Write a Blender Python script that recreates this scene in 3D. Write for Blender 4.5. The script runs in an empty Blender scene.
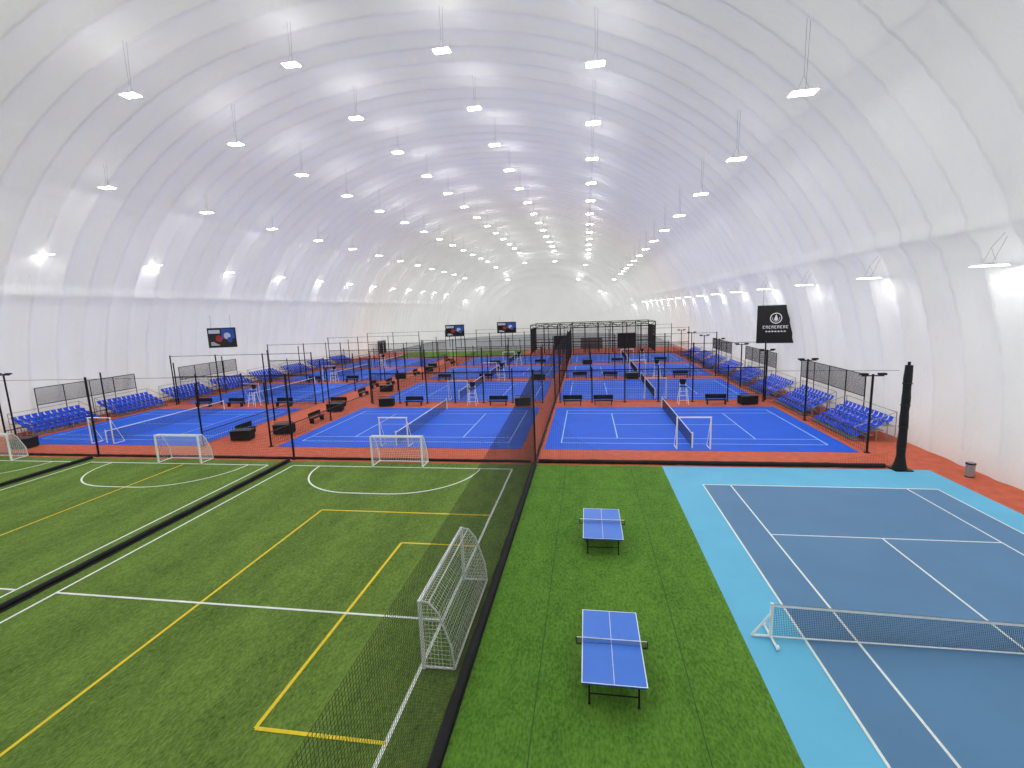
import bpy, math, random
from mathutils import Vector, Matrix
random.seed(4)
D=bpy.data; C=bpy.context; S=C.scene
S.view_settings.view_transform='Standard'
S.view_settings.look='None'
S.view_settings.exposure=0.0

def lin(c):
    return tuple(((x/255)/12.92 if x/255<=.04045 else ((x/255+.055)/1.055)**2.4) for x in c)+(1,)

def mat(name,col,rough=.6,var=0.0,scale=3.0,bump=0.0,bscale=20.0,metal=0.0,emit=0,col2=None,detail=4,spec=.5,bdist=.02,stretch=(1,1,1)):
    m=D.materials.new(name); m.use_nodes=True; nt=m.node_tree; b=nt.nodes['Principled BSDF']
    b.inputs['Roughness'].default_value=rough; b.inputs['Metallic'].default_value=metal
    b.inputs['Specular IOR Level'].default_value=spec
    c=lin(col); tc=nt.nodes.new('ShaderNodeTexCoord')
    mp=nt.nodes.new('ShaderNodeMapping'); mp.inputs['Scale'].default_value=stretch
    nt.links.new(tc.outputs['Object'],mp.inputs['Vector'])
    n=nt.nodes.new('ShaderNodeTexNoise'); n.inputs['Scale'].default_value=scale; n.inputs['Detail'].default_value=detail
    nt.links.new(mp.outputs['Vector'],n.inputs['Vector'])
    r=nt.nodes.new('ShaderNodeValToRGB')
    v=var if var>0 else .03
    c2=lin(col2) if col2 else tuple(min(1,x*(1+v)) for x in c[:3])+(1,)
    c1=c if col2 else tuple(x*(1-v) for x in c[:3])+(1,)
    r.color_ramp.elements[0].position=.3; r.color_ramp.elements[1].position=.7
    r.color_ramp.elements[0].color=c1; r.color_ramp.elements[1].color=c2
    nt.links.new(n.outputs['Fac'],r.inputs['Fac']); nt.links.new(r.outputs['Color'],b.inputs['Base Color'])
    if bump>0:
        n2=nt.nodes.new('ShaderNodeTexNoise'); n2.inputs['Scale'].default_value=bscale; n2.inputs['Detail'].default_value=4
        nt.links.new(mp.outputs['Vector'],n2.inputs['Vector'])
        bp=nt.nodes.new('ShaderNodeBump'); bp.inputs['Strength'].default_value=bump; bp.inputs['Distance'].default_value=bdist
        nt.links.new(n2.outputs['Fac'],bp.inputs['Height']); nt.links.new(bp.outputs['Normal'],b.inputs['Normal'])
    if emit:
        b.inputs['Emission Color'].default_value=c; b.inputs['Emission Strength'].default_value=emit
    return m

def turf(name,dark,light,patch,stripe=0.0):
    m=D.materials.new(name); m.use_nodes=True; nt=m.node_tree; b=nt.nodes['Principled BSDF']
    b.inputs['Roughness'].default_value=.9; b.inputs['Specular IOR Level'].default_value=.15
    tc=nt.nodes.new('ShaderNodeTexCoord')
    def noise(s,d,st=(1,1,1)):
        mp=nt.nodes.new('ShaderNodeMapping'); mp.inputs['Scale'].default_value=st
        nt.links.new(tc.outputs['Object'],mp.inputs['Vector'])
        n=nt.nodes.new('ShaderNodeTexNoise'); n.inputs['Scale'].default_value=s; n.inputs['Detail'].default_value=d
        n.inputs['Roughness'].default_value=.7
        nt.links.new(mp.outputs['Vector'],n.inputs['Vector']); return n
    n1=noise(12,6,(1.3,.6,1)); n2=noise(1.3,6,(1.4,.6,1)); n3=noise(55,2)
    def mathn(op,a,bb):
        x=nt.nodes.new('ShaderNodeMath'); x.operation=op
        for i,v in enumerate((a,bb)):
            if isinstance(v,(int,float)): x.inputs[i].default_value=v
            else: nt.links.new(v,x.inputs[i])
        return x.outputs[0]
    s=mathn('ADD',mathn('MULTIPLY',n1.outputs['Fac'],.5),mathn('MULTIPLY',n2.outputs['Fac'],patch))
    s=mathn('ADD',s,mathn('MULTIPLY',n3.outputs['Fac'],.5-patch+.0))
    sx=nt.nodes.new('ShaderNodeSeparateXYZ'); nt.links.new(tc.outputs['Object'],sx.inputs[0])
    st=mathn('MULTIPLY',mathn('SINE',mathn('MULTIPLY',sx.outputs['X'],math.pi/1.9),0),stripe)
    s=mathn('ADD',s,st)
    r=nt.nodes.new('ShaderNodeValToRGB'); r.color_ramp.elements[0].position=.37; r.color_ramp.elements[1].position=.63
    r.color_ramp.elements[0].color=lin(dark); r.color_ramp.elements[1].color=lin(light)
    nt.links.new(s,r.inputs['Fac']); nt.links.new(r.outputs['Color'],b.inputs['Base Color'])
    bp=nt.nodes.new('ShaderNodeBump'); bp.inputs['Strength'].default_value=.6; bp.inputs['Distance'].default_value=.03
    nt.links.new(n3.outputs['Fac'],bp.inputs['Height']); nt.links.new(bp.outputs['Normal'],b.inputs['Normal'])
    return m

M_turfA=turf('soccer_turf',(56,82,30),(124,152,68),.24,.02)
M_turfB=turf('green_turf',(50,86,26),(110,158,58),.2,.012)
M_orange=mat('terracotta_rubber',(192,90,60),.8,.15,2.0,.2,60)
M_bounce=mat('neutral_bounce_floor',(140,142,146),.8,.1,1.0)
M_blue=mat('court_blue',(0,88,214),.55,.06,.6,spec=.22)
M_lb=mat('light_blue_acrylic',(92,178,214),.6,.05,.5)
M_db=mat('dark_blue_acrylic',(72,120,160),.5,.07,.4)
M_white=mat('white_paint',(235,238,238),.5,.02,5)
M_line=mat('white_line',(225,232,225),.8,.05,9)
M_cyanline=mat('court_line',(170,205,240),.7,.05,9)
M_yellow=mat('yellow_line',(220,196,36),.8,.08,9)
M_black=mat('black_net',(14,15,17),.8,.2,9)
M_blackm=mat('black_metal',(22,23,26),.45,.2,9,metal=.4)
M_dark=mat('dark_fabric',(20,21,24),.85,.3,4,.3,12)
M_table=mat('table_blue',(40,112,215),.35,.04,2)
M_tframe=mat('table_frame_blue',(40,70,130),.4,.05,5)
M_seat=mat('seat_blue',(10,74,210),.45,.08,3,spec=.3)
M_steel=mat('galvanised_steel',(165,168,170),.35,.08,8,metal=.6)
M_netw=mat('white_cord',(225,228,225),.8,.04,9)
M_lamp=mat('lamp_panel',(255,255,255),.5,.01,3,emit=90)
M_lamps=mat('side_lamp_panel',(255,255,255),.5,.01,3,emit=38)
M_lamp2=mat('lamp_diffuser',(255,255,255),.5,.01,3,emit=24)
M_lamp3=mat('lamp_shade_rim',(255,255,255),.5,.01,3,emit=2.5)
M_screen=mat('screen_black',(12,12,14),.25,.1,3)
M_logo=mat('logo_white',(230,230,230),.6,.02,3,emit=.1)
M_sred=mat('screen_red',(150,30,30),.4,.2,1.5,emit=.1)
M_sblue=mat('screen_blue',(20,66,140),.4,.4,1.0,emit=.15)
M_swht=mat('screen_white',(170,175,190),.4,.1,1.0,emit=.18)
M_seam=mat('turf_seam',(44,80,24),.9,.2,5)
M_grey=mat('grey_plastic',(96,98,102),.6,.1,5)
M_redp=mat('red_plastic',(170,40,34),.5,.1,5)

class MB:
    def __init__(s): s.v=[];s.f=[];s.m=[];s.mats=[];s.sm=[]
    def mi(s,m):
        if m not in s.mats: s.mats.append(m)
        return s.mats.index(m)
    def add(s,vs,fs,m,smooth=False):
        o=len(s.v); s.v+= [tuple(v) for v in vs]; k=s.mi(m)
        for f in fs: s.f.append(tuple(i+o for i in f)); s.m.append(k); s.sm.append(smooth)
    def box(s,c,d,m,rz=0,rx=0,ry=0):
        R=Matrix.Rotation(rz,3,'Z')@Matrix.Rotation(ry,3,'Y')@Matrix.Rotation(rx,3,'X'); c=Vector(c)
        vs=[c+R@Vector((x*d[0]/2,y*d[1]/2,z*d[2]/2)) for x in(-1,1) for y in(-1,1) for z in(-1,1)]
        s.add(vs,[(0,1,3,2),(4,6,7,5),(0,4,5,1),(2,3,7,6),(0,2,6,4),(1,5,7,3)],m)
    def tube(s,p,q,r,m,n=8,r2=None,caps=True):
        p=Vector(p);q=Vector(q);d=q-p
        if d.length<1e-6: return
        d.normalize(); a=d.orthogonal().normalized()
        if abs(d.z)<.99: a=d.cross(Vector((0,0,1))).normalized()
        b=d.cross(a); r2=r if r2 is None else r2; vs=[]
        for k in range(n):
            t=2*math.pi*k/n; o=a*math.cos(t)+b*math.sin(t); vs+= [p+o*r,q+o*r2]
        fs=[(2*k,2*((k+1)%n),2*((k+1)%n)+1,2*k+1) for k in range(n)]
        s.add(vs,fs,m,n>4)
        if caps and n>3: s.add(vs,[tuple(2*k for k in range(n))[::-1],tuple(2*k+1 for k in range(n))],m)
    def path(s,pts,r,m,n=8):
        for a,b in zip(pts,pts[1:]): s.tube(a,b,r,m,n)
    def rect(s,x0,x1,y0,y1,z,m): s.add([(x0,y0,z),(x1,y0,z),(x1,y1,z),(x0,y1,z)],[(0,1,2,3)],m)
    def slab(s,x0,x1,y0,y1,z0,z1,m): s.box(((x0+x1)/2,(y0+y1)/2,(z0+z1)/2),(x1-x0,y1-y0,z1-z0),m)
    def obj(s,name,loc=(0,0,0),rz=0,parent=None):
        me=D.meshes.new(name); me.from_pydata(s.v,[],s.f); 
        for m in s.mats: me.materials.append(m)
        me.polygons.foreach_set('material_index',s.m); me.polygons.foreach_set('use_smooth',s.sm); me.update()
        o=D.objects.new(name,me); o.location=loc; o.rotation_euler=(0,0,rz); S.collection.objects.link(o)
        if parent: o.parent=parent
        return o

def net(mb,p,q,z0,top,sp,w,m,seg=1.0,bot=None):
    """net from p to q (xy); top(t) height; prism cords"""
    p=Vector((p[0],p[1],0));q=Vector((q[0],q[1],0));L=(q-p).length;n=max(1,int(L/sp))
    bot=bot or (lambda t:z0)
    for i in range(n+1):
        t=i/n; a=p.lerp(q,t); mb.tube(a+Vector((0,0,bot(t))),a+Vector((0,0,top(t))),w/2,m,3)
    H=top(.5)-bot(.5); k=max(1,int(H/sp)); ns=max(1,int(L/seg))
    for j in range(k+1):
        u=j/k
        for i in range(ns):
            t0=i/ns;t1=(i+1)/ns
            A=p.lerp(q,t0);B=p.lerp(q,t1)
            mb.tube(A+Vector((0,0,bot(t0)+(top(t0)-bot(t0))*u)),B+Vector((0,0,bot(t1)+(top(t1)-bot(t1))*u)),w/2,m,3)

# ---------------- camera ----------------
f,h,yaw,pitch,roll=468.34,9.491,.162,.1555,-.0377
w=Vector((-math.sin(yaw)*math.cos(pitch),math.cos(yaw)*math.cos(pitch),-math.sin(pitch)))
r=Vector((math.cos(yaw),math.sin(yaw),0)); u=r.cross(w)
r2=r*math.cos(roll)+u*math.sin(roll); u2=-r*math.sin(roll)+u*math.cos(roll)
cam=D.cameras.new('camera'); co=D.objects.new('camera',cam); S.collection.objects.link(co)
mt=Matrix((r2,u2,-w)).transposed().to_4x4(); mt.translation=Vector((0,0,h)); co.matrix_world=mt
cam.lens=f/1024*36; cam.sensor_width=36; cam.clip_end=500; cam.clip_start=.05
S.camera=co

# ---------------- dome ----------------
XC=-15.75; A=36.3; B=31.0; NN=2.15; Y0=-22; Y1=185; CAP=34; RIB=2.4
def prof(th,y):
    c=math.cos(th); s_=math.sin(th)
    x=A*math.copysign(abs(c)**(2/NN),c); z=B*abs(s_)**(2/NN)
    k=1.0
    if y>Y1-CAP: k=math.sqrt(max(0,1-((y-(Y1-CAP))/CAP)**2))
    if y<Y0+10: k=math.sqrt(max(0,1-(((Y0+10)-y)/10)**2))
    ph=abs(math.sin(math.pi*y/RIB)); g=.44*ph**.7*min(1,.25+z/7)
    g+=.05*(1-ph)*math.sin(th*150+y*2.1)+.03*math.sin(th*37+y*1.3)*ph
    g-=.3*math.exp(-((z-12.4)/.3)**2)
    g-=.08*math.exp(-((z-20.5)/.3)**2)
    rr=math.hypot(x,z)
    return Vector((XC+(x+x/rr*g)*k, y, max(0,(z+z/rr*g)*k)))
ys=[];i=0
while Y0+.01+i*RIB/10<Y1-.01: ys.append(Y0+.01+i*RIB/10); i+=1
ys.append(Y1-.005)
NT=210; vs=[];fs=[]
for y in ys:
    for i in range(NT+1):
        vs.append(prof(math.pi*i/NT,y))
for j in range(len(ys)-1):
    for i in range(NT):
        a=j*(NT+1)+i; fs.append((a,a+1,a+NT+2,a+NT+1))
m=D.materials.new('white_membrane'); m.use_nodes=True; nt=m.node_tree; nt.nodes.remove(nt.nodes['Principled BSDF'])
out=nt.nodes['Material Output']
dif=nt.nodes.new('ShaderNodeBsdfDiffuse'); tra=nt.nodes.new('ShaderNodeBsdfTranslucent'); mix=nt.nodes.new('ShaderNodeMixShader')
tra.inputs['Color'].default_value=(.925,.925,.925,1)
tc=nt.nodes.new('ShaderNodeTexCoord')
def nz(sc,det,st,dist=0):
    mp=nt.nodes.new('ShaderNodeMapping'); mp.inputs['Scale'].default_value=st
    nt.links.new(tc.outputs['Object'],mp.inputs['Vector'])
    n=nt.nodes.new('ShaderNodeTexNoise'); n.inputs['Scale'].default_value=sc; n.inputs['Detail'].default_value=det; n.inputs['Distortion'].default_value=dist
    nt.links.new(mp.outputs['Vector'],n.inputs['Vector']); return n
def M(op,a,bb,c=None):
    x=nt.nodes.new('ShaderNodeMath'); x.operation=op
    for i,v in enumerate((a,bb,c)):
        if v is None: continue
        if isinstance(v,(int,float)): x.inputs[i].default_value=v
        else: nt.links.new(v,x.inputs[i])
    return x.outputs[0]
n1=nz(1.0,6,(1,1.6,1),1.6); n2=nz(.12,3,(1,1,1)); 
sp=nt.nodes.new('ShaderNodeSeparateXYZ'); nt.links.new(tc.outputs['Object'],sp.inputs[0])
ph=M('ABSOLUTE',M('SINE',M('MULTIPLY',sp.outputs['Y'],math.pi/RIB),0),0)
seam=M('SUBTRACT',1.0,M('MINIMUM',M('MULTIPLY',ph,5.5),1.0))
def hseam(z0,k): return M('SUBTRACT',1.0,M('MINIMUM',M('MULTIPLY',M('ABSOLUTE',M('SUBTRACT',sp.outputs['Z'],z0),0),k),1.0))
seam=M('MAXIMUM',seam,M('MULTIPLY',hseam(12.4,5.0),1.4)); seam=M('MAXIMUM',seam,M('MULTIPLY',hseam(20.5,9.0),.8))
def xseam(x0): return M('SUBTRACT',1.0,M('MINIMUM',M('MULTIPLY',M('ABSOLUTE',M('SUBTRACT',sp.outputs['X'],x0),0),9.0),1.0))
seam=M('MAXIMUM',seam,M('MULTIPLY',xseam(XC),.7))
mr=nt.nodes.new('ShaderNodeValToRGB'); mr.color_ramp.elements[0].position=.3; mr.color_ramp.elements[1].position=.7
mr.color_ramp.elements[0].color=lin((226,225,222)); mr.color_ramp.elements[1].color=lin((237,236,233))
nt.links.new(n2.outputs['Fac'],mr.inputs['Fac']); nt.links.new(mr.outputs['Color'],dif.inputs['Color'])
nt.links.new(M('MULTIPLY_ADD',seam,-.11,M('MULTIPLY_ADD',n1.outputs['Fac'],.09,.28)),mix.inputs['Fac'])
bp=nt.nodes.new('ShaderNodeBump'); bp.inputs['Strength'].default_value=.36; bp.inputs['Distance'].default_value=.2
nt.links.new(n1.outputs['Fac'],bp.inputs['Height']); nt.links.new(bp.outputs['Normal'],dif.inputs['Normal'])
nt.links.new(dif.outputs[0],mix.inputs[1]); nt.links.new(tra.outputs[0],mix.inputs[2]); nt.links.new(mix.outputs[0],out.inputs['Surface'])
mb=MB(); mb.add(vs,fs,m,True); mb.obj('ceiling')

# ---------------- floor areas ----------------
mb=MB(); mb.slab(-54,22.5,-24,113,-.3,0,M_orange); mb.slab(-54,22.5,113,188,-.3,0,M_bounce)  # grey far slab added out of view, keeps orange bounce off the dome end
mb.rect(-3.45,-3.15,-14,27.75,.006,M_dark); mb.obj('floor')

mb=MB(); z=.035
mb.slab(-51,-3.45,-14,27.7,.0,.02,M_turfA)
W=.1
def vx(x,y0,y1,m=M_line,w=W): mb.rect(x-w/2,x+w/2,y0,y1,z,m)
def hy(y,x0,x1,m=M_line,w=W): mb.rect(x0,x1,y-w/2,y+w/2,z+.002,m)
def arcl(cx,cy,rad,a0,a1,m=M_line,w=W):
    n=18; v=[];ff=[]
    for i in range(n+1):
        a=a0+(a1-a0)*i/n
        v+= [(cx+(rad-w/2)*math.cos(a),cy+(rad-w/2)*math.sin(a),z+.004),(cx+(rad+w/2)*math.cos(a),cy+(rad+w/2)*math.sin(a),z+.004)]
    for i in range(n): ff.append((2*i,2*i+1,2*i+3,2*i+2))
    mb.add(v,ff,m)
for x0,x1,cx in ((-19.05,-4.56,-11.85),(-34.7,-20.85,-27.6),(-50,-36.2,-43.2)):
    vx(x0,-12,26.7); vx(x1,-12,26.7); hy(26.75,x0,x1); hy(12.75,x0,x1,w=.09)
    rr=4.2; gp=1.1
    arcl(cx-gp,26.7,rr,math.pi,1.5*math.pi); arcl(cx+gp,26.7,rr,1.5*math.pi,2*math.pi); hy(26.7-rr,cx-gp,cx+gp)
vx(-13.15,-12,20.3,M_yellow); hy(20.3,-13.15,-4.56,M_yellow)
vx(-7.8,8.5,17.4,M_yellow); hy(8.5,-7.8,-4.56,M_yellow); hy(17.4,-7.8,-4.56,M_yellow)
vx(-27.1,-12,26.6,M_yellow); vx(-40.5,-12,24,M_yellow); hy(24,-50,-40.5,M_yellow)
mb.obj('soccer_field')

mb=MB(); mb.slab(-3.15,4.3,-14,27.75,0,.02,M_turfB)
for x in (-1.35,2.45): mb.rect(x-.012,x+.012,-14,27.7,.026,M_seam)
mb.rect(-3.1,4.3,23.9,23.93,.026,M_seam)
mb.obj('artificial_turf_strip')

# tennis court
mb=MB(); mb.slab(4.3,18.4,-14,27.8,0,.02,M_lb)
TX=5.96; TY=12.99; mb.slab(TX,TX+10.97,TY-11.885,TY+11.885,.02,.03,M_db); z=.036
def vx2(x,y0,y1,w=.07): mb.rect(x-w/2,x+w/2,y0,y1,z,M_line)
def hy2(y,x0,x1,w=.07): mb.rect(x0,x1,y-w/2,y+w/2,z+.002,M_line)
for x in (0,1.37,9.6,10.97): vx2(TX+x,TY-11.885,TY+11.885)
for s_ in (-1,1):
    hy2(TY+s_*11.885,TX,TX+10.97,.09); hy2(TY+s_*6.4,TX+1.37,TX+9.6)
vx2(TX+5.485,TY-6.4,TY+6.4); mb.obj('tennis_court')

mb=MB()
x0,x1=TX-.914,TX+10.97+.914; Z0=.04
top=lambda t:1.07-.156*(1-abs(2*t-1))
net(mb,(x0,TY),(x1,TY),.06,top,.045,.009,M_black,1.0,bot=lambda t:.08)
N=24
for i in range(N):
    t0=i/N;t1=(i+1)/N;xa=x0+(x1-x0)*t0;xb=x0+(x1-x0)*t1
    za,zb=top(t0),top(t1)
    for yy in(-.015,.015):
        mb.add([(xa,TY+yy,za-.07),(xb,TY+yy,zb-.07),(xb,TY+yy,zb),(xa,TY+yy,za)],[(0,1,2,3)],M_white)
    mb.tube((xa,TY,.07),(xb,TY,.07),.02,M_white,6)
mb.box((TX+5.485,TY,.49),(.05,.03,.88),M_white)
for x,s_ in((x0,-1),(x1,1)):
    mb.tube((x,TY,Z0),(x,TY,1.1),.045,M_white,12)
    mb.tube((x,TY-.55,.08),(x,TY+.55,.08),.035,M_white,8)
    mb.tube((x,TY,.08),(x+s_*.5,TY,.08),.035,M_white,8)
    mb.tube((x+s_*.5,TY,.08),(x,TY,.8),.03,M_white,8)
    for dy in(-.5,.5): mb.tube((x-.03,TY+dy,.11),(x+.03,TY+dy,.11),.07,M_white,10)
mb.obj('tennis_net')

# ---------------- table tennis tables ----------------
def tt(x,y):
    mb=MB(); Wd,Ln=1.525,2.74
    for s_ in(0,1):
        y0=s_*Ln/2+ (.004 if s_ else 0); y1=y0+Ln/2-.004
        mb.slab(0,Wd,y0,y1,.738,.76,M_table)
        mb.slab(.03,Wd-.03,y0+.03,y0+.05,.69,.738,M_tframe); mb.slab(.03,Wd-.03,y1-.05,y1-.03,.69,.738,M_tframe)
        mb.slab(.03,.05,y0+.05,y1-.05,.69,.738,M_tframe); mb.slab(Wd-.05,Wd-.03,y0+.05,y1-.05,.69,.738,M_tframe)
    zz=.7625
    for a,b_ in((0,.022),(Wd-.022,Wd)): mb.rect(a,b_,0,Ln,zz,M_white)
    for a,b_ in((0,.022),(Ln-.022,Ln)): mb.rect(0,Wd,a,b_,zz+.0005,M_white)
    mb.rect(Wd/2-.006,Wd/2+.006,0,Ln,zz+.0003,M_white)
    net(mb,(-.15,Ln/2),(Wd+.15,Ln/2),.765,lambda t:.9,.025,.005,M_black,.5)
    mb.box((Wd/2,Ln/2,.905),(Wd+.3,.012,.016),M_white)
    for xx in(-.15,Wd+.15):
        mb.tube((xx,Ln/2,.74),(xx,Ln/2,.92),.012,M_blackm,8); mb.box((xx+(.08 if xx<0 else -.08),Ln/2,.72),(.16,.05,.03),M_blackm)
    for yy in(.22,Ln-.22):
        for xx in(.18,Wd-.18):
            mb.tube((xx,yy,.02),(xx,yy,.69),.024,M_blackm,8)
            mb.tube((xx-.03,yy,.03),(xx+.03,yy,.03),.03,M_blackm,8)
            mb.tube((xx,yy,.4),(xx,yy+(.3 if yy<1 else -.3),.69),.012,M_steel,6)
        mb.tube((.18,yy,.3),(Wd-.18,yy,.3),.018,M_blackm,6)
    for yy in(Ln/2-.2,Ln/2+.2):
        for xx in(.12,Wd-.12):
            mb.tube((xx,yy,.07),(xx,yy,.69),.024,M_blackm,8)
            mb.tube((xx-.025,yy,.07),(xx+.025,yy,.07),.07,M_blackm,12)
        mb.tube((.12,yy,.16),(Wd-.12,yy,.16),.022,M_blackm,8)
    for xx in(.12,Wd-.12):
        mb.tube((xx,Ln/2-.42,.14),(xx,Ln/2+.42,.14),.02,M_blackm,8)
        mb.tube((xx,Ln/2-.2,.5),(xx,.5,.7),.014,M_steel,6); mb.tube((xx,Ln/2+.2,.5),(xx,Ln-.5,.7),.014,M_steel,6)
    return mb.obj('table_tennis_table',(x,y,.022))
tt(-.23,9.89); tt(-.25,16.98)

# ---------------- goals ----------------
def goal(loc,rz,Wd=3.0,H=2.0,td=.35,bd=1.05):
    mb=MB(); a=Wd/2; s=.09
    for x in(-a,a):
        mb.box((x,0,H/2),(s,s,H),M_white)
        pts=[(x,0,H-.03),(x,td,H-.05),(x,td+.25,H-.35),(x,bd-.05,H*.35),(x,bd,.05)]
        mb.path(pts,.03,M_white,8); mb.tube((x,0,.05),(x,bd,.05),.035,M_white,8)
    mb.box((0,0,H-s/2),(Wd-s,s,s),M_white)
    mb.tube((-a,bd,.05),(a,bd,.05),.035,M_white,8); mb.tube((-a,td,H-.05),(a,td,H-.05),.022,M_white,8)
    prof_=[(0,H-.04),(td,H-.05),(td+.25,H-.35),(bd-.05,H*.35),(bd,.05)]
    P=[]
    for (y0,z0),(y1,z1) in zip(prof_,prof_[1:]):
        L=math.hypot(y1-y0,z1-z0); n=max(1,round(L/.12))
        for i in range(n): P.append((y0+(y1-y0)*i/n,z0+(z1-z0)*i/n))
    P.append(prof_[-1])
    n=round(Wd/.12)
    for i in range(n+1):
        x=-a+Wd*i/n
        for (y0,z0),(y1,z1) in zip(prof_,prof_[1:]): mb.tube((x,y0,z0),(x,y1,z1),.006,M_netw,3)
    for (y_,z_) in P: mb.tube((-a,y_,z_),(a,y_,z_),.006,M_netw,3)
    for x in(-a,a):
        for (y_,z_) in P[1:]:
            if z_<H-.06: mb.tube((x,0,z_),(x,y_,z_),.006,M_netw,3)
        k=int(bd/.12)
        for i in range(1,k+1):
            yy=bd*i/(k+1); zt=H-.05
            for (ya,za),(yb,zb) in zip(prof_,prof_[1:]):
                if ya<=yy<=yb: zt=za+(zb-za)*(yy-ya)/(yb-ya)
            mb.tube((x,yy,.05),(x,yy,zt),.006,M_netw,3)
    return mb.obj('soccer_goal',loc,rz)
goal((-11.85,26.75,.045),0,3.3); goal((-27.5,26.75,.045),0,3.3); goal((-43.2,26.75,.045),0,3.3)
goal((-4.45,12.85,.045),-math.pi/2,4.2,2.0,.25,.85)

# ---------------- divider nets and poles ----------------
def pole(mb,x,y,H=5.8,r=.06,cross=False):
    mb.tube((x,y,0),(x,y,H),r,M_blackm,10)
    if y>0: mb.tube((x,y,0),(x,y,.04),.18,M_blackm,12)
    if cross: mb.tube((x-.6,y,H-.1),(x+.6,y,H-.1),.04,M_blackm,6); mb.box((x-.5,y,H),(.4,.25,.12),M_dark); mb.box((x+.5,y,H),(.4,.25,.12),M_dark)
def bunch(mb,p,q,r=.11,wig=.02):
    p=Vector(p);q=Vector(q);L=(q-p).length;n=int(L/.5);prev=None
    d=(q-p).normalized(); sd=Vector((-d.y,d.x,0))
    for i in range(n+1):
        t=i/n;c=p.lerp(q,t)+sd*random.uniform(-wig,wig)+Vector((0,0,r*.9)); rr=r*random.uniform(.88,1.1)
        if prev: mb.tube(prev[0],c,prev[1],M_dark,7,rr,False)
        prev=(c,rr)
X=-3.3
def sag(a,b,s): return lambda t:a+(b-a)*t-s*4*t*(1-t)
mb=MB()
net(mb,(X,-4),(X,28.1),.05,sag(4.7,5.7,.4),.075,.0075,M_black,1.6)
bunch(mb,(X,-4,.01),(X,27.9,.01),.125,.01)
pole(mb,X,28.2,5.9); pole(mb,X,-4,5)
prev=28.2
for y in (47.3,64.3,81.3,98.3):
    net(mb,(X,prev),(X,y),.05,sag(5.7,5.7,.5),.24,.011,M_black,2); pole(mb,X,y,5.8); prev=y
bunch(mb,(X,28.4,.0),(X,98,.0),.09)
mb.obj('divider_net')
mb=MB()
for x in(-19.9,-35.7,-50.5): pole(mb,x,28.15,5.9,.07)
for a,b_ in((-50.5,-35.7),(-35.7,-19.9),(-19.9,-3.6)):
    net(mb,(a,28.15),(b_,28.15),.05,lambda t:1.35+1.2*abs(2*t-1)**3,.14,.009,M_black,.8)
    mb.tube((a,28.15,5.75),(b_,28.15,5.75),.012,M_black,4)
    bunch(mb,(a,28.15,0),(b_,28.15,0),.09)
net(mb,(-3.1,28.15),(16.5,28.15),.05,lambda t:.25+3.6*max(0,1-t*3.2)**2+.6*max(0,t*6-5),.14,.009,M_black,.5)
bunch(mb,(-3.1,28.15,0),(16.4,28.15,0),.13)
mb.tube((-3.1,28.15,5.75),(16.7,28.15,5.5),.01,M_black,4)
mb.obj('transverse_net')
mb=MB(); prev=None
for i in range(17):
    z_=i*.36+.05; rr=.215+.012*math.sin(i*1.9)-.03*(i/16)
    if i==0: rr=.36
    if i==1: rr=.26
    p=Vector((17.0+.008*math.sin(i*1.3),27.9,z_))
    if prev: mb.tube(prev[0],p,prev[1],M_dark,14,rr,True)
    prev=(p,rr)
for z_ in(1.2,2.4,3.6,4.8): mb.tube((17,27.9,z_),(17,27.9,z_+.06),.225,M_blackm,14)
mb.tube((17,27.9,5.7),(17,27.9,6.0),.07,M_blackm,10)
mb.box((17,27.9,.05),(.9,.9,.05),M_blackm)
mb.obj('net_pole')
for x in(-19.9,-35.6):
    mb=MB(); mb.slab(x-.2,x+.2,-10,27.6,.022,.05,M_dark); bunch(mb,(x,-10,.05),(x,27.6,.05),.1); mb.obj('rolled_net')

# ---------------- blue courts ----------------
cols=[(-47.8,-30.0),(-23.2,-4.6),(-3.0,16.6)]
rows=[31.0,48.4,65.4,82.4]; DEP=13.8
for (xa,xb) in cols:
    for ya in rows:
        mb=MB(); yb=ya+DEP; mb.slab(xa,xb,ya,yb,0,.02,M_blue); z=.03
        cx=(xa+xb)/2; L=(xb-xa)/2-1.1; y0,y1=ya+1.5,yb-1.5
        def lx(x,a,b_): mb.rect(x-.04,x+.04,a,b_,z,M_cyanline)
        def ly(y,a,b_): mb.rect(a,b_,y-.04,y+.04,z+.002,M_cyanline)
        lx(cx-L,y0,y1); lx(cx+L,y0,y1); ly(y0,cx-L,cx+L); ly(y1,cx-L,cx+L); ly(y0+1.3,cx-L,cx+L); ly(y1-1.3,cx-L,cx+L)
        lx(cx-L*.54,y0+1.3,y1-1.3); lx(cx+L*.54,y0+1.3,y1-1.3); ly((y0+y1)/2,cx-L*.54,cx+L*.54)
        mb.obj('sports_court')
        mb=MB(); n0,n1=ya+.5,yb-.6
        net(mb,(cx,n0),(cx,n1),.08,lambda t:1.05-.12*(1-abs(2*t-1)),.12,.018,M_black,2)
        mb.box((cx,(n0+n1)/2,1.0),(.03,n1-n0,.07),M_white)
        for yy in(n0,n1): mb.tube((cx,yy,.035),(cx,yy,1.12),.05,M_white,8)
        mb.obj('court_net')
        mb=MB(); yy=n0-.35; 
        for x in(cx-1.05,cx+1.05):
            mb.tube((x,yy,.07),(x,yy,2.2),.05,M_white,8); mb.tube((x,yy,.07),(x,yy+.9,.07),.035,M_white,6); mb.tube((x,yy+.9,.07),(x,yy,2.15),.02,M_white,6)
        mb.tube((cx-1.1,yy,2.2),(cx+1.1,yy,2.2),.05,M_white,8)
        mb.obj('rebound_frame')

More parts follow.
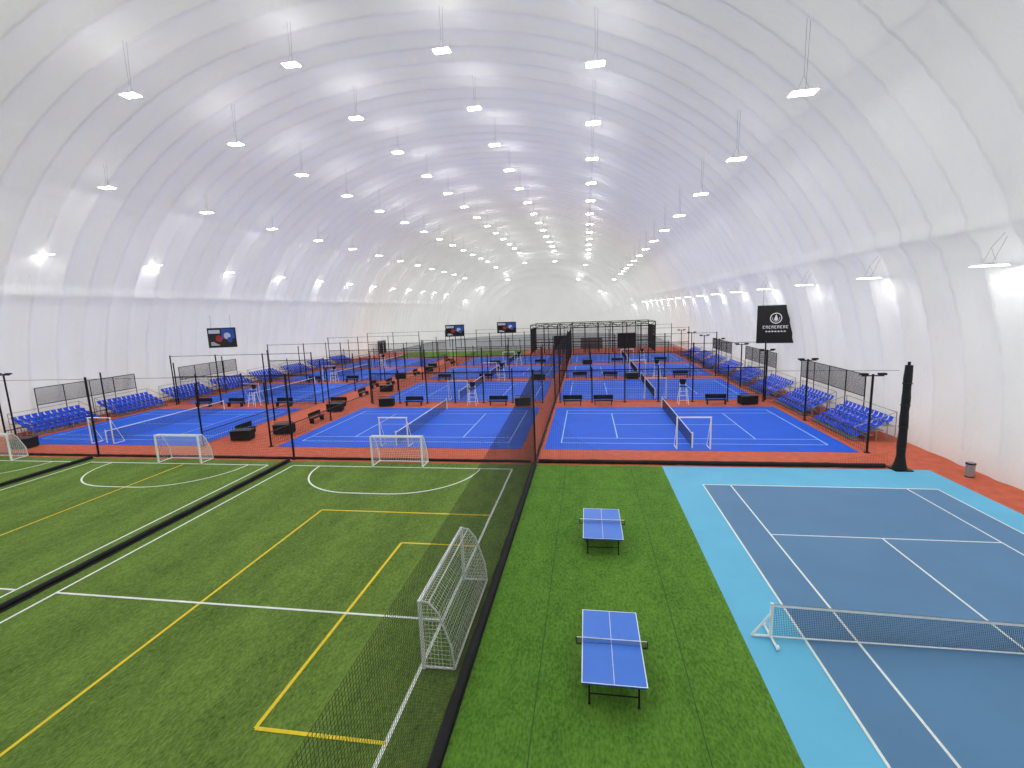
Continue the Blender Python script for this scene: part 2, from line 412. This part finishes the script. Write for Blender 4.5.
for ya in rows[1:]+[98.5]:
    y=ya-1.1
    for a,b_ in((-47.8,-30),(-23.2,-4.6),(-2.8,16.6)):
        mb=MB(); n=6
        for i in range(n+1): pole(mb,a+(b_-a)*i/n,y,5.8 if i%2==0 else 3.6,.065)
        net(mb,(a,y),(b_,y),.05,lambda t:3.3,.18,.024,M_black,3)
        mb.tube((a,y,3.3),(b_,y,3.3),.055,M_blackm,6)
        mb.tube((a,y,5.7),(b_,y,5.7),.025,M_blackm,4)
        mb.obj('court_fence')
for x in(-30.0+.5,-23.2-.5,-47.8-.4,17.0):
    mb=MB()
    pts=[31.,39.5,48.,55.5,64.6,72.5,81,89.5,98]
    for a,b_ in zip(pts,pts[1:]):
        net(mb,(x,a),(x,b_),.05,lambda t:1.1,.22,.02,M_black,4)
        pole(mb,x,a,4.9,.065,cross=(x in(-48.2,17.0)))
    mb.tube((x,31,1.1),(x,98,1.1),.04,M_blackm,6)
    mb.obj('side_fence')

# ---------------- bleachers ----------------
def bleacher(loc,rz,L=6.0):
    mb=MB(); n=int(L/.52)
    for k in range(4):
        z_=.12+.32*k; x=.35+.62*k
        mb.box((x+.1,0,z_-.03),(.62,L,.05),M_steel)
        for yy in (-L/2+.05,-L/6,L/6,L/2-.05): mb.box((x,yy,z_/2-.03),(.06,.06,max(.05,z_-.04)),M_steel)
        for i in range(n):
            y=-L/2+.3+i*(L-.6)/(n-1); b0=z_+.2
            mb.box((x+.12,y,z_+.1),(.05,.2,.2),M_steel)
            pr=[(-.12,b0+.0),(-.14,b0+.05),(.0,b0+.02),(.16,b0+.01),(.26,b0+.07),(.31,b0+.2),(.34,b0+.36)]
            v=[];hw=.21
            for (px,pz) in pr:
                ed=.035
                for q,(yy) in enumerate((-hw,-hw*.7,hw*.7,hw)): v.append((x+px,y+yy,pz+(ed if q in(0,3) else 0)))
            ff=[]
            for j in range(len(pr)-1):
                for q in range(3): ff.append((j*4+q,j*4+q+1,j*4+q+5,j*4+q+4))
            mb.add(v,ff,M_seat,True)
    for yy in(-L/2-.02,L/2+.02):
        mb.tube((2.65,yy,0),(2.65,yy,2.0),.03,M_steel,6)
        mb.tube((.2,yy,0),(.2,yy,1.0),.03,M_steel,6); mb.tube((.2,yy,1.0),(2.65,yy,2.0),.025,M_steel,6)
    mb.tube((2.65,-L/2,2.0),(2.65,L/2,2.0),.03,M_steel,6); mb.tube((2.65,-L/2,1.6),(2.65,L/2,1.6),.02,M_steel,6)
    return mb.obj('bleacher',loc,rz)
for i in range(8):
    y=36.5+i*7.6
    bleacher((17.3,y,0),0); bleacher((-48.75,y,0),math.pi)
for (x,ya,yb) in ((20.1,37.5,48),(20.1,54,64),(20.1,70,80),(-51.55,36,46),(-51.55,52,62)):
    mb=MB(); nn=5
    for i in range(nn):
        y=ya+(yb-ya)*i/(nn-1); mb.tube((x,y,0),(x,y,3.9),.04,M_blackm,8)
    for z_ in(2.3,3.9): mb.tube((x,ya,z_),(x,yb,z_),.04,M_blackm,8)
    net(mb,(x,ya),(x,yb),2.3,lambda t:3.88,.09,.022,M_black,3,bot=lambda t:2.32)
    mb.obj('mesh_screen')
for (x,y,H) in((-46.1,30.3,6.0),(-49.5,30.3,5.2)):
    mb=MB(); pole(mb,x,y,H,.06,True); mb.obj('lamp_post')

def bench(x,y,rz=0):
    mb=MB(); 
    mb.box((0,0,.45),(1.9,.45,.06),M_dark); mb.box((0,.22,.75),(1.9,.05,.4),M_dark)
    for xx in(-.8,.8): mb.box((xx,0,.22),(.07,.4,.44),M_blackm); mb.box((xx,.22,.6),(.06,.05,.7),M_blackm)
    mb.obj('bench',(x,y,0),rz)
for (x,y,rz) in((-28.5,34.5,1.57),(-24.8,39,1.57),(-26.6,46,0),(-26.6,52,1.57),(-26.6,60,1.57),(-28,58,1.57),(-26.6,70,1.57),(-1.5,46,0),(12,46,0),(-14,63.2,0),(3,63.2,0),(12,63.2,0),(-39,46,0),(-18,46,0),(-9,46,0),(-43,46,0),(-20,63.2,0),(-8,80.2,0),(5,80.2,0),(-40,63.2,0),(1.5,46,0),(-1,63.2,0),(12,80.2,0),(-16,80.2,0),(-33,46,0),(-34,63.2,0),(-25,85,1.57),(-27.5,90,1.57)): bench(x,y,rz)
def box_(x,y,s=1.0):
    mb=MB(); mb.box((0,0,.42*s),(1.5*s,.9*s,.7*s),M_dark); mb.box((0,0,.8*s),(1.56*s,.96*s,.06),M_blackm)
    for xx in(-.6,.6):
        for yy in(-.3,.3): mb.tube((xx*s,yy*s-.03,.06),(xx*s,yy*s+.03,.06),.06,M_blackm,8)
    mb.tube((-.75*s,0,.6*s),(-.75*s,0,1.0*s),.02,M_blackm,6); mb.tube((.75*s,0,.6*s),(.75*s,0,1.0*s),.02,M_blackm,6); mb.tube((-.75*s,0,1.0*s),(.75*s,0,1.0*s),.02,M_blackm,6)
    mb.obj('equipment_cart',(x,y,0),.2)
for p in((-27.5,32.8),(-25.2,34.8),(-25.5,43.5),(-45,30),(-25,55),(-27.6,66),(-26,74),(-27,79),(-6.5,46),(14.8,46),(-6.5,63),(-21,46),(5.8,63),(0,80)): box_(*p)
def umpire(x,y):
    mb=MB()
    for sx in(-.35,.35):
        mb.tube((sx*1.3,-.45,0),(sx*.8,-.15,1.7),.03,M_white,6); mb.tube((sx*1.3,.45,0),(sx*.8,.15,1.7),.03,M_white,6)
        mb.tube((sx*.8,.22,1.7),(sx*.8,.28,2.4),.025,M_white,6); mb.tube((sx*.8,-.2,1.95),(sx*.8,.25,1.95),.02,M_white,6)
    for z_ in(.45,.9,1.3): mb.tube((-.42,-.45+.18*z_,z_),(.42,-.45+.18*z_,z_),.025,M_white,6)
    mb.box((0,0,1.72),(.6,.5,.06),M_dark); mb.box((0,.26,2.15),(.6,.05,.5),M_dark)
    mb.obj('umpire_chair',(x,y,0))
for cx in (-38.9,-13.9,6.8):
    for ya in rows[1:]: umpire(cx+2.2,ya-2.3)

mb=MB(); mb.tube((0,0,.02),(0,0,.68),.2,M_steel,20); mb.tube((0,0,.68),(0,0,.74),.215,M_blackm,20); mb.tube((0,0,.74),(0,0,.78),.14,M_steel,16); mb.tube((0,0,0),(0,0,.05),.21,M_blackm,20)
mb.obj('trash_bin',(19.7,26.9,0))

# ---------------- ceiling lights ----------------
mb=MB()
def dome_z(x,y):
    q=abs(x-XC)/A
    if q>=1: return 0
    return B*(1-q**NN)**(1/NN)
lrows=[(-10.0,28.0,35.4-9.9*4,9.95),(-21.3,28.0,34.9-10*4,10.0),(.75,25.0,33.6-9.9*3,9.9),(-31.0,25.2,30.7-30,10.0),(10.5,19.4,26.4-20.6,10.4),(-41.2,21.4,37.1-44,11.0),(18.1,10.7,25.0-27.9,9.3),(-47.6,16.0,36.1-44,11)]
for (lx,lz,ly,sp_) in lrows:
    y=ly
    while y<Y1-12:
        if y>-9:
            k=1
            if y>Y1-CAP: k=math.sqrt(1-((y-(Y1-CAP))/CAP)**2)
            xx=XC+(lx-XC)*k; zz=lz*k
            hx,hy_=.58,.34
            v=[(xx-hx,y-hy_,zz-.02),(xx+hx,y-hy_,zz-.02),(xx+hx,y+hy_,zz-.02),(xx-hx,y+hy_,zz-.02),
               (xx-hx*.9,y-hy_*.85,zz+.03),(xx+hx*.9,y-hy_*.85,zz+.03),(xx+hx*.9,y+hy_*.85,zz+.03),(xx-hx*.9,y+hy_*.85,zz+.03)]
            side=abs(lx-XC)>25.4
            mb.add(v,[(3,2,1,0)],M_lamps if abs(lx-XC)>31 else M_lamp)
            mb.add(v,[(0,1,5,4),(1,2,6,5),(2,3,7,6),(3,0,4,7),(4,5,6,7)],M_lamp3 if side else M_lamp2)
            mb.box((xx,y,zz+.08),(.3,.2,.08),M_steel)
            rx=(lx-XC); q=dome_z(lx,y)*k
            top_=(xx, y, min(q+.15,zz+3.4)) if abs(rx)<31 else (xx+math.copysign(.6,rx)*k,y,zz+1.6)
            for dx in(-.3,.3): mb.tube((xx+dx,y,zz+.04),(xx,y,zz+.8),.009,M_steel,5)
            mb.tube((xx,y,zz+.8),top_,.011,M_steel,5)
            mb.tube((xx+.1,y,zz+.1),(top_[0]+.2,y+.1,top_[2]),.007,M_grey,5)
        y+=sp_
mb.obj('ceiling_lights')

# ---------------- screens ----------------
def board(x,y,zc,Wd,H,rz,kind,name,cables=True):
    mb=MB(); mb.box((0,0,0),(Wd,.12,H),M_screen)
    yy=-.07
    def rq(x0,x1,z0,z1,m,d=0): mb.add([(x0,yy-d,z0),(x1,yy-d,z0),(x1,yy-d,z1),(x0,yy-d,z1)],[(0,1,2,3)],m)
    def disc(cx,cz,r0,r1,m,d=.004,n=28,a0=0,a1=2*math.pi,sx=1):
        v=[];ff=[]
        for i in range(n+1):
            a=a0+(a1-a0)*i/n; v+= [(cx+r0*math.cos(a)*sx,yy-d,cz+r0*math.sin(a)),(cx+r1*math.cos(a)*sx,yy-d,cz+r1*math.sin(a))]
        for i in range(n): ff.append((2*i,2*i+1,2*i+3,2*i+2))
        mb.add(v,ff,m)
    if kind=='logo':
        disc(0,.6,.46,.54,M_logo); disc(0,.53,0,.17,M_logo); mb.add([(-.15,yy-.005,.6),(.15,yy-.005,.6),(0,yy-.005,1.0)],[(0,1,2)],M_logo)
        disc(0,.6,.3,.34,M_logo,a0=math.pi*.9,a1=math.pi*2.1)
        x0=-1.15
        for i in range(9):
            wd=.17; rq(x0,x0+.05,-.42,-.14,M_logo,.004); rq(x0,x0+wd,-.20,-.14,M_logo,.006); 
            if i%2: rq(x0+.12,x0+wd,-.42,-.14,M_logo,.005)
            else: rq(x0,x0+wd,-.42,-.37,M_logo,.007)
            x0+=.26
        x0=-.9
        for i in range(7): rq(x0,x0+.17,-.78,-.66,M_logo,.004); x0+=.27
    else:
        rq(-Wd*.47,Wd*.47,-H*.45,H*.45,M_screen)
        rq(Wd*.0,Wd*.46,-H*.05,H*.44,M_sblue,.004); rq(-Wd*.45,-Wd*.05,H*.22,H*.4,M_swht,.003)
        disc(-Wd*.1,-.1,0,H*.17,M_sred,.01); disc(Wd*.2,.2,0,H*.17,M_swht,.01); disc(Wd*.28,-.3,0,H*.14,M_sblue,.012)
        for i in range(4): rq(-Wd*.4,-Wd*.1-i*.2,-H*.38+i*.12,-H*.36+i*.12,M_logo,.006)
    for xx in(-Wd*.35,Wd*.35): mb.tube((xx,0,H/2),(xx,0.05,H/2+1.6),.02,M_steel,6)
    if not cables:
        for xx in(-Wd*.3,Wd*.3): mb.tube((xx,.1,-zc),(xx,.1,0),.08,M_blackm,8)
    return mb.obj(name,(x,y,zc),rz)
board(18.75,51,7.15,3.4,3.8,-.2,'logo','hanging_banner')
board(-46.0,53.5,7.45,3.5,2.5,.2,'tv','display_screen')
board(-36,126,4.6,5.2,3.2,.2,'tv','display_screen',False)
board(-21.5,126,5.0,5.2,3.0,.05,'tv','display_screen',False)

mb=MB(); mb.slab(-44,-14,100,112,0,.02,M_turfB); mb.obj('far_turf')
mb=MB()
x0,x1,y0,y1,H=-12,14,101,112,6.2
for i in range(10):
    x=x0+(x1-x0)*i/9
    for y in(y0,y1): mb.tube((x,y,0),(x,y,H),.1,M_blackm,6)
    mb.tube((x,y0,H),(x,y1,H),.07,M_blackm,6); mb.tube((x,y0,H-.8),(x,y1,H-.8),.05,M_steel,6)
for y in(y0,y1):
    for z_ in(2.4,H-.8,H): mb.tube((x0,y,z_),(x1,y,z_),.09,M_blackm,6)
    for i in range(24):
        xa=x0+(x1-x0)*i/24; xb=x0+(x1-x0)*(i+1)/24
        mb.tube((xa,y,H-.8 if i%2 else H),(xb,y,H if i%2 else H-.8),.06,M_blackm if y==y0 else M_steel,5)
for y in(y0,):
    net(mb,(x0,y),(x1,y),.05,lambda t:H-.9,.25,.05,M_black,4)
for x in(x0,x1): net(mb,(x,y0),(x,y1),.05,lambda t:H-.8,.25,.04,M_black,4)
mb.box((x0+6,y1-.6,1.6),(3.5,.8,3.2),M_dark); mb.box((x0+13,y1-.6,1.3),(5,.8,2.6),M_grey); mb.box((x0+21,y1-.6,1.7),(4,.8,3.4),M_dark)
mb.obj('truss_gantry')
mb=MB(); mb.box((0,0,1.6),(.3,4,3.2),M_grey); mb.box((.2,0,1.4),(.1,3.2,2.6),M_dark); mb.box((.27,0,1.4),(.06,.1,2.6),M_white); mb.box((.2,0,3.4),(.5,4.4,.3),M_white)
mb.obj('door_1',(-51.2,112,0))

# world: daylight outside the translucent membrane
wd=D.worlds.new('world'); S.world=wd; wd.use_nodes=True
nt=wd.node_tree; bg=nt.nodes['Background']; bg.inputs[1].default_value=1.12
g=nt.nodes.new('ShaderNodeTexCoord'); s_=nt.nodes.new('ShaderNodeSeparateXYZ'); nt.links.new(g.outputs['Generated'],s_.inputs[0])
rp=nt.nodes.new('ShaderNodeValToRGB'); rp.color_ramp.elements[0].position=.0; rp.color_ramp.elements[0].color=(.92,.93,.91,1)
rp.color_ramp.elements[1].position=1; rp.color_ramp.elements[1].color=(1,1,.96,1)
nt.links.new(s_.outputs['Z'],rp.inputs['Fac']); nt.links.new(rp.outputs['Color'],bg.inputs[0])
